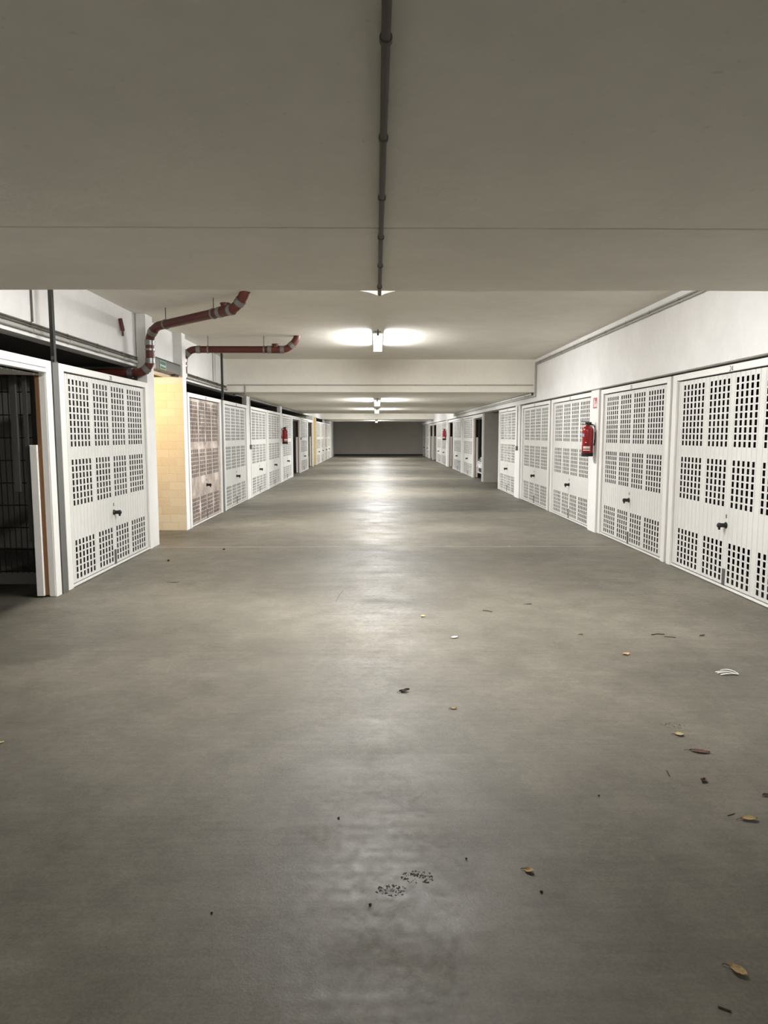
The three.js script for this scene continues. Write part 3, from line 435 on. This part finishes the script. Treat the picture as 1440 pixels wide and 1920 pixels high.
leaf(1.31, 6.034, 0.06, 0.02, 0.3, 0.0, 'dark', 'dark leaf scrap far out in the lane on the right');
leaf(2.366, 5.051, 0.04, 0.022, 0.5, 0.2, 'dark', 'dark leaf scrap in front of door 24');
leaf(1.492, 5.089, 0.035, 0.02, 0.5, 0.2, 'brown', 'tiny brown leaf scrap left of the long twig');
function twig(pts, x, d, r, label) { const t = mesh('twig', tube(pts.map((p) => V(p[0], r + (p[2] ?? 0), p[1])), r, 20, 6, 0.01), leafMats.twig); t.position.set(x, 0, -d); tag(t, label, 'twig', 'twigs on the floor'); }
twig([[-0.05, 0.01], [0.0, -0.012], [0.05, 0.0]], 2.052, 5.082, 0.003, 'bent dark twig in front of door 24');
twig([[-0.03, 0], [0.04, 0.03]], 2.11, 5.03, 0.002, 'short straight twig beside the bent one');
twig([[-0.04, -0.02], [0.0, 0.0], [0.03, 0.03]], 0.923, 5.794, 0.003, 'small wavy twig in the lane beyond the pale leaf');
twig([[0.004, -0.02], [-0.004, 0.03]], 1.254, 2.937, 0.0025, 'short upright-lying twig left of the curled brown leaf');
twig([[-0.016, 0.006], [0.002, 0.0], [0.018, -0.008]], 1.36, 2.596, 0.0014, 'forked little twig beside the crumpled tan leaf');
twig([[-0.013, -0.008], [0.013, 0.008]], 0.882, 1.664, 0.0022, 'short dark twig below the nearest tan leaf');
twig([[0.02, -0.25], [-0.01, 0.0], [-0.02, 0.2]], -0.33, 6.35, 0.0012, 'long hair-thin twig in the middle of the lane');
{ const t = thing('paper_scrap', 'torn white paper strips on the floor at the right', 'paper', [2.142, 0, -4.234], 0.1); const strip = (a, b, w, h) => { const g = new THREE.BoxGeometry(a.distanceTo(b), 0.0012, w, 8, 1, 1), p = g.attributes.position, L = a.distanceTo(b); for (let i = 0; i < p.count; i++) p.setY(i, p.getY(i) + 0.003 + h * (1 - Math.pow(2 * p.getX(i) / L, 2))); g.computeVertexNormals(); g.rotateY(-Math.atan2(b.z - a.z, b.x - a.x)); g.translate((a.x + b.x) / 2, 0, (a.z + b.z) / 2); return g; };
  for (const [a, b, h] of [[V(-0.06, 0, -0.02), V(0.05, 0, 0.035), 0.01], [V(-0.055, 0, 0.03), V(0.055, 0, 0.04), 0.006], [V(-0.01, 0, -0.05), V(0.06, 0, 0.03), 0.014], [V(-0.06, 0, 0.0), V(0.0, 0, 0.01), 0.004]]) mesh('strip', strip(a, b, 0.012, h), leafMats.paper, t); }
function mud(x, d, w, h, n, label, seed) { const r = rng(seed), list = []; for (let i = 0; i < n; i++) { const a = r() * 6.283, q = Math.sqrt(r()), s = 0.001 + 0.0034 * r() * r(); const g = new THREE.SphereGeometry(1, 7, 4); g.scale(s * (1 + r()), 0.0007, s); g.rotateY(r() * 3); g.translate(Math.cos(a) * q * w, 0.0006, Math.sin(a) * q * h); list.push(g); } const m = mesh('mud_print', merge(list), leafMats.mud ??= std({ color: 0x4d4840, roughness: 0.95 })); m.position.set(x, 0, -d); m.userData.kind = 'stuff'; tag(m, label, 'mud'); }
mud(0.049, 2.151, 0.05, 0.03, 70, 'left one of two dried muddy tread marks, bottom middle', 3); mud(0.135, 2.219, 0.055, 0.035, 90, 'right one of two dried muddy tread marks, bottom middle', 4); mud(1.489, 3.447, 0.07, 0.04, 40, 'dried muddy tread mark behind the pale yellow leaf', 5);
{ const spots = [[-0.502, 2.046, 'round dark pebble at the lower left of the floor'], [0.897, 2.744, 'dark pebble right of the middle, below the tan leaf'], [0.525, 2.137, 'dark pebble just below the small light tan leaf'], [0.308, 2.319, 'tiny pebble above right of the muddy prints'], [-0.144, 2.586, 'tiny pebble in the bright streak of floor'], [-1.926, 8.999, 'dark crumb at the edge of the warm light patch'], [-2.395, 8.195, 'dark crumb in front of the middle of door 28'], [-0.02, 2.08, 'tiny pebble left below the muddy prints']];
  spots.forEach(([x, d, label], i) => { const g = new THREE.IcosahedronGeometry(0.0042, 1); g.scale(1.2, 0.8, 1); const m = mesh('pebble', g, leafMats.twig); m.position.set(x, 0.0033, -d); m.scale.setScalar(d > 5 ? 3 : 0.8 + 0.15 * (i % 3)); if (d > 5) m.position.y = 0.0095; tag(m, label, 'pebble', 'pebbles on the floor'); }); }

scene.traverse((o) => { if (o.isLight && !o.isRectAreaLight) o.castShadow = true; });
renderer.render(scene, camera);
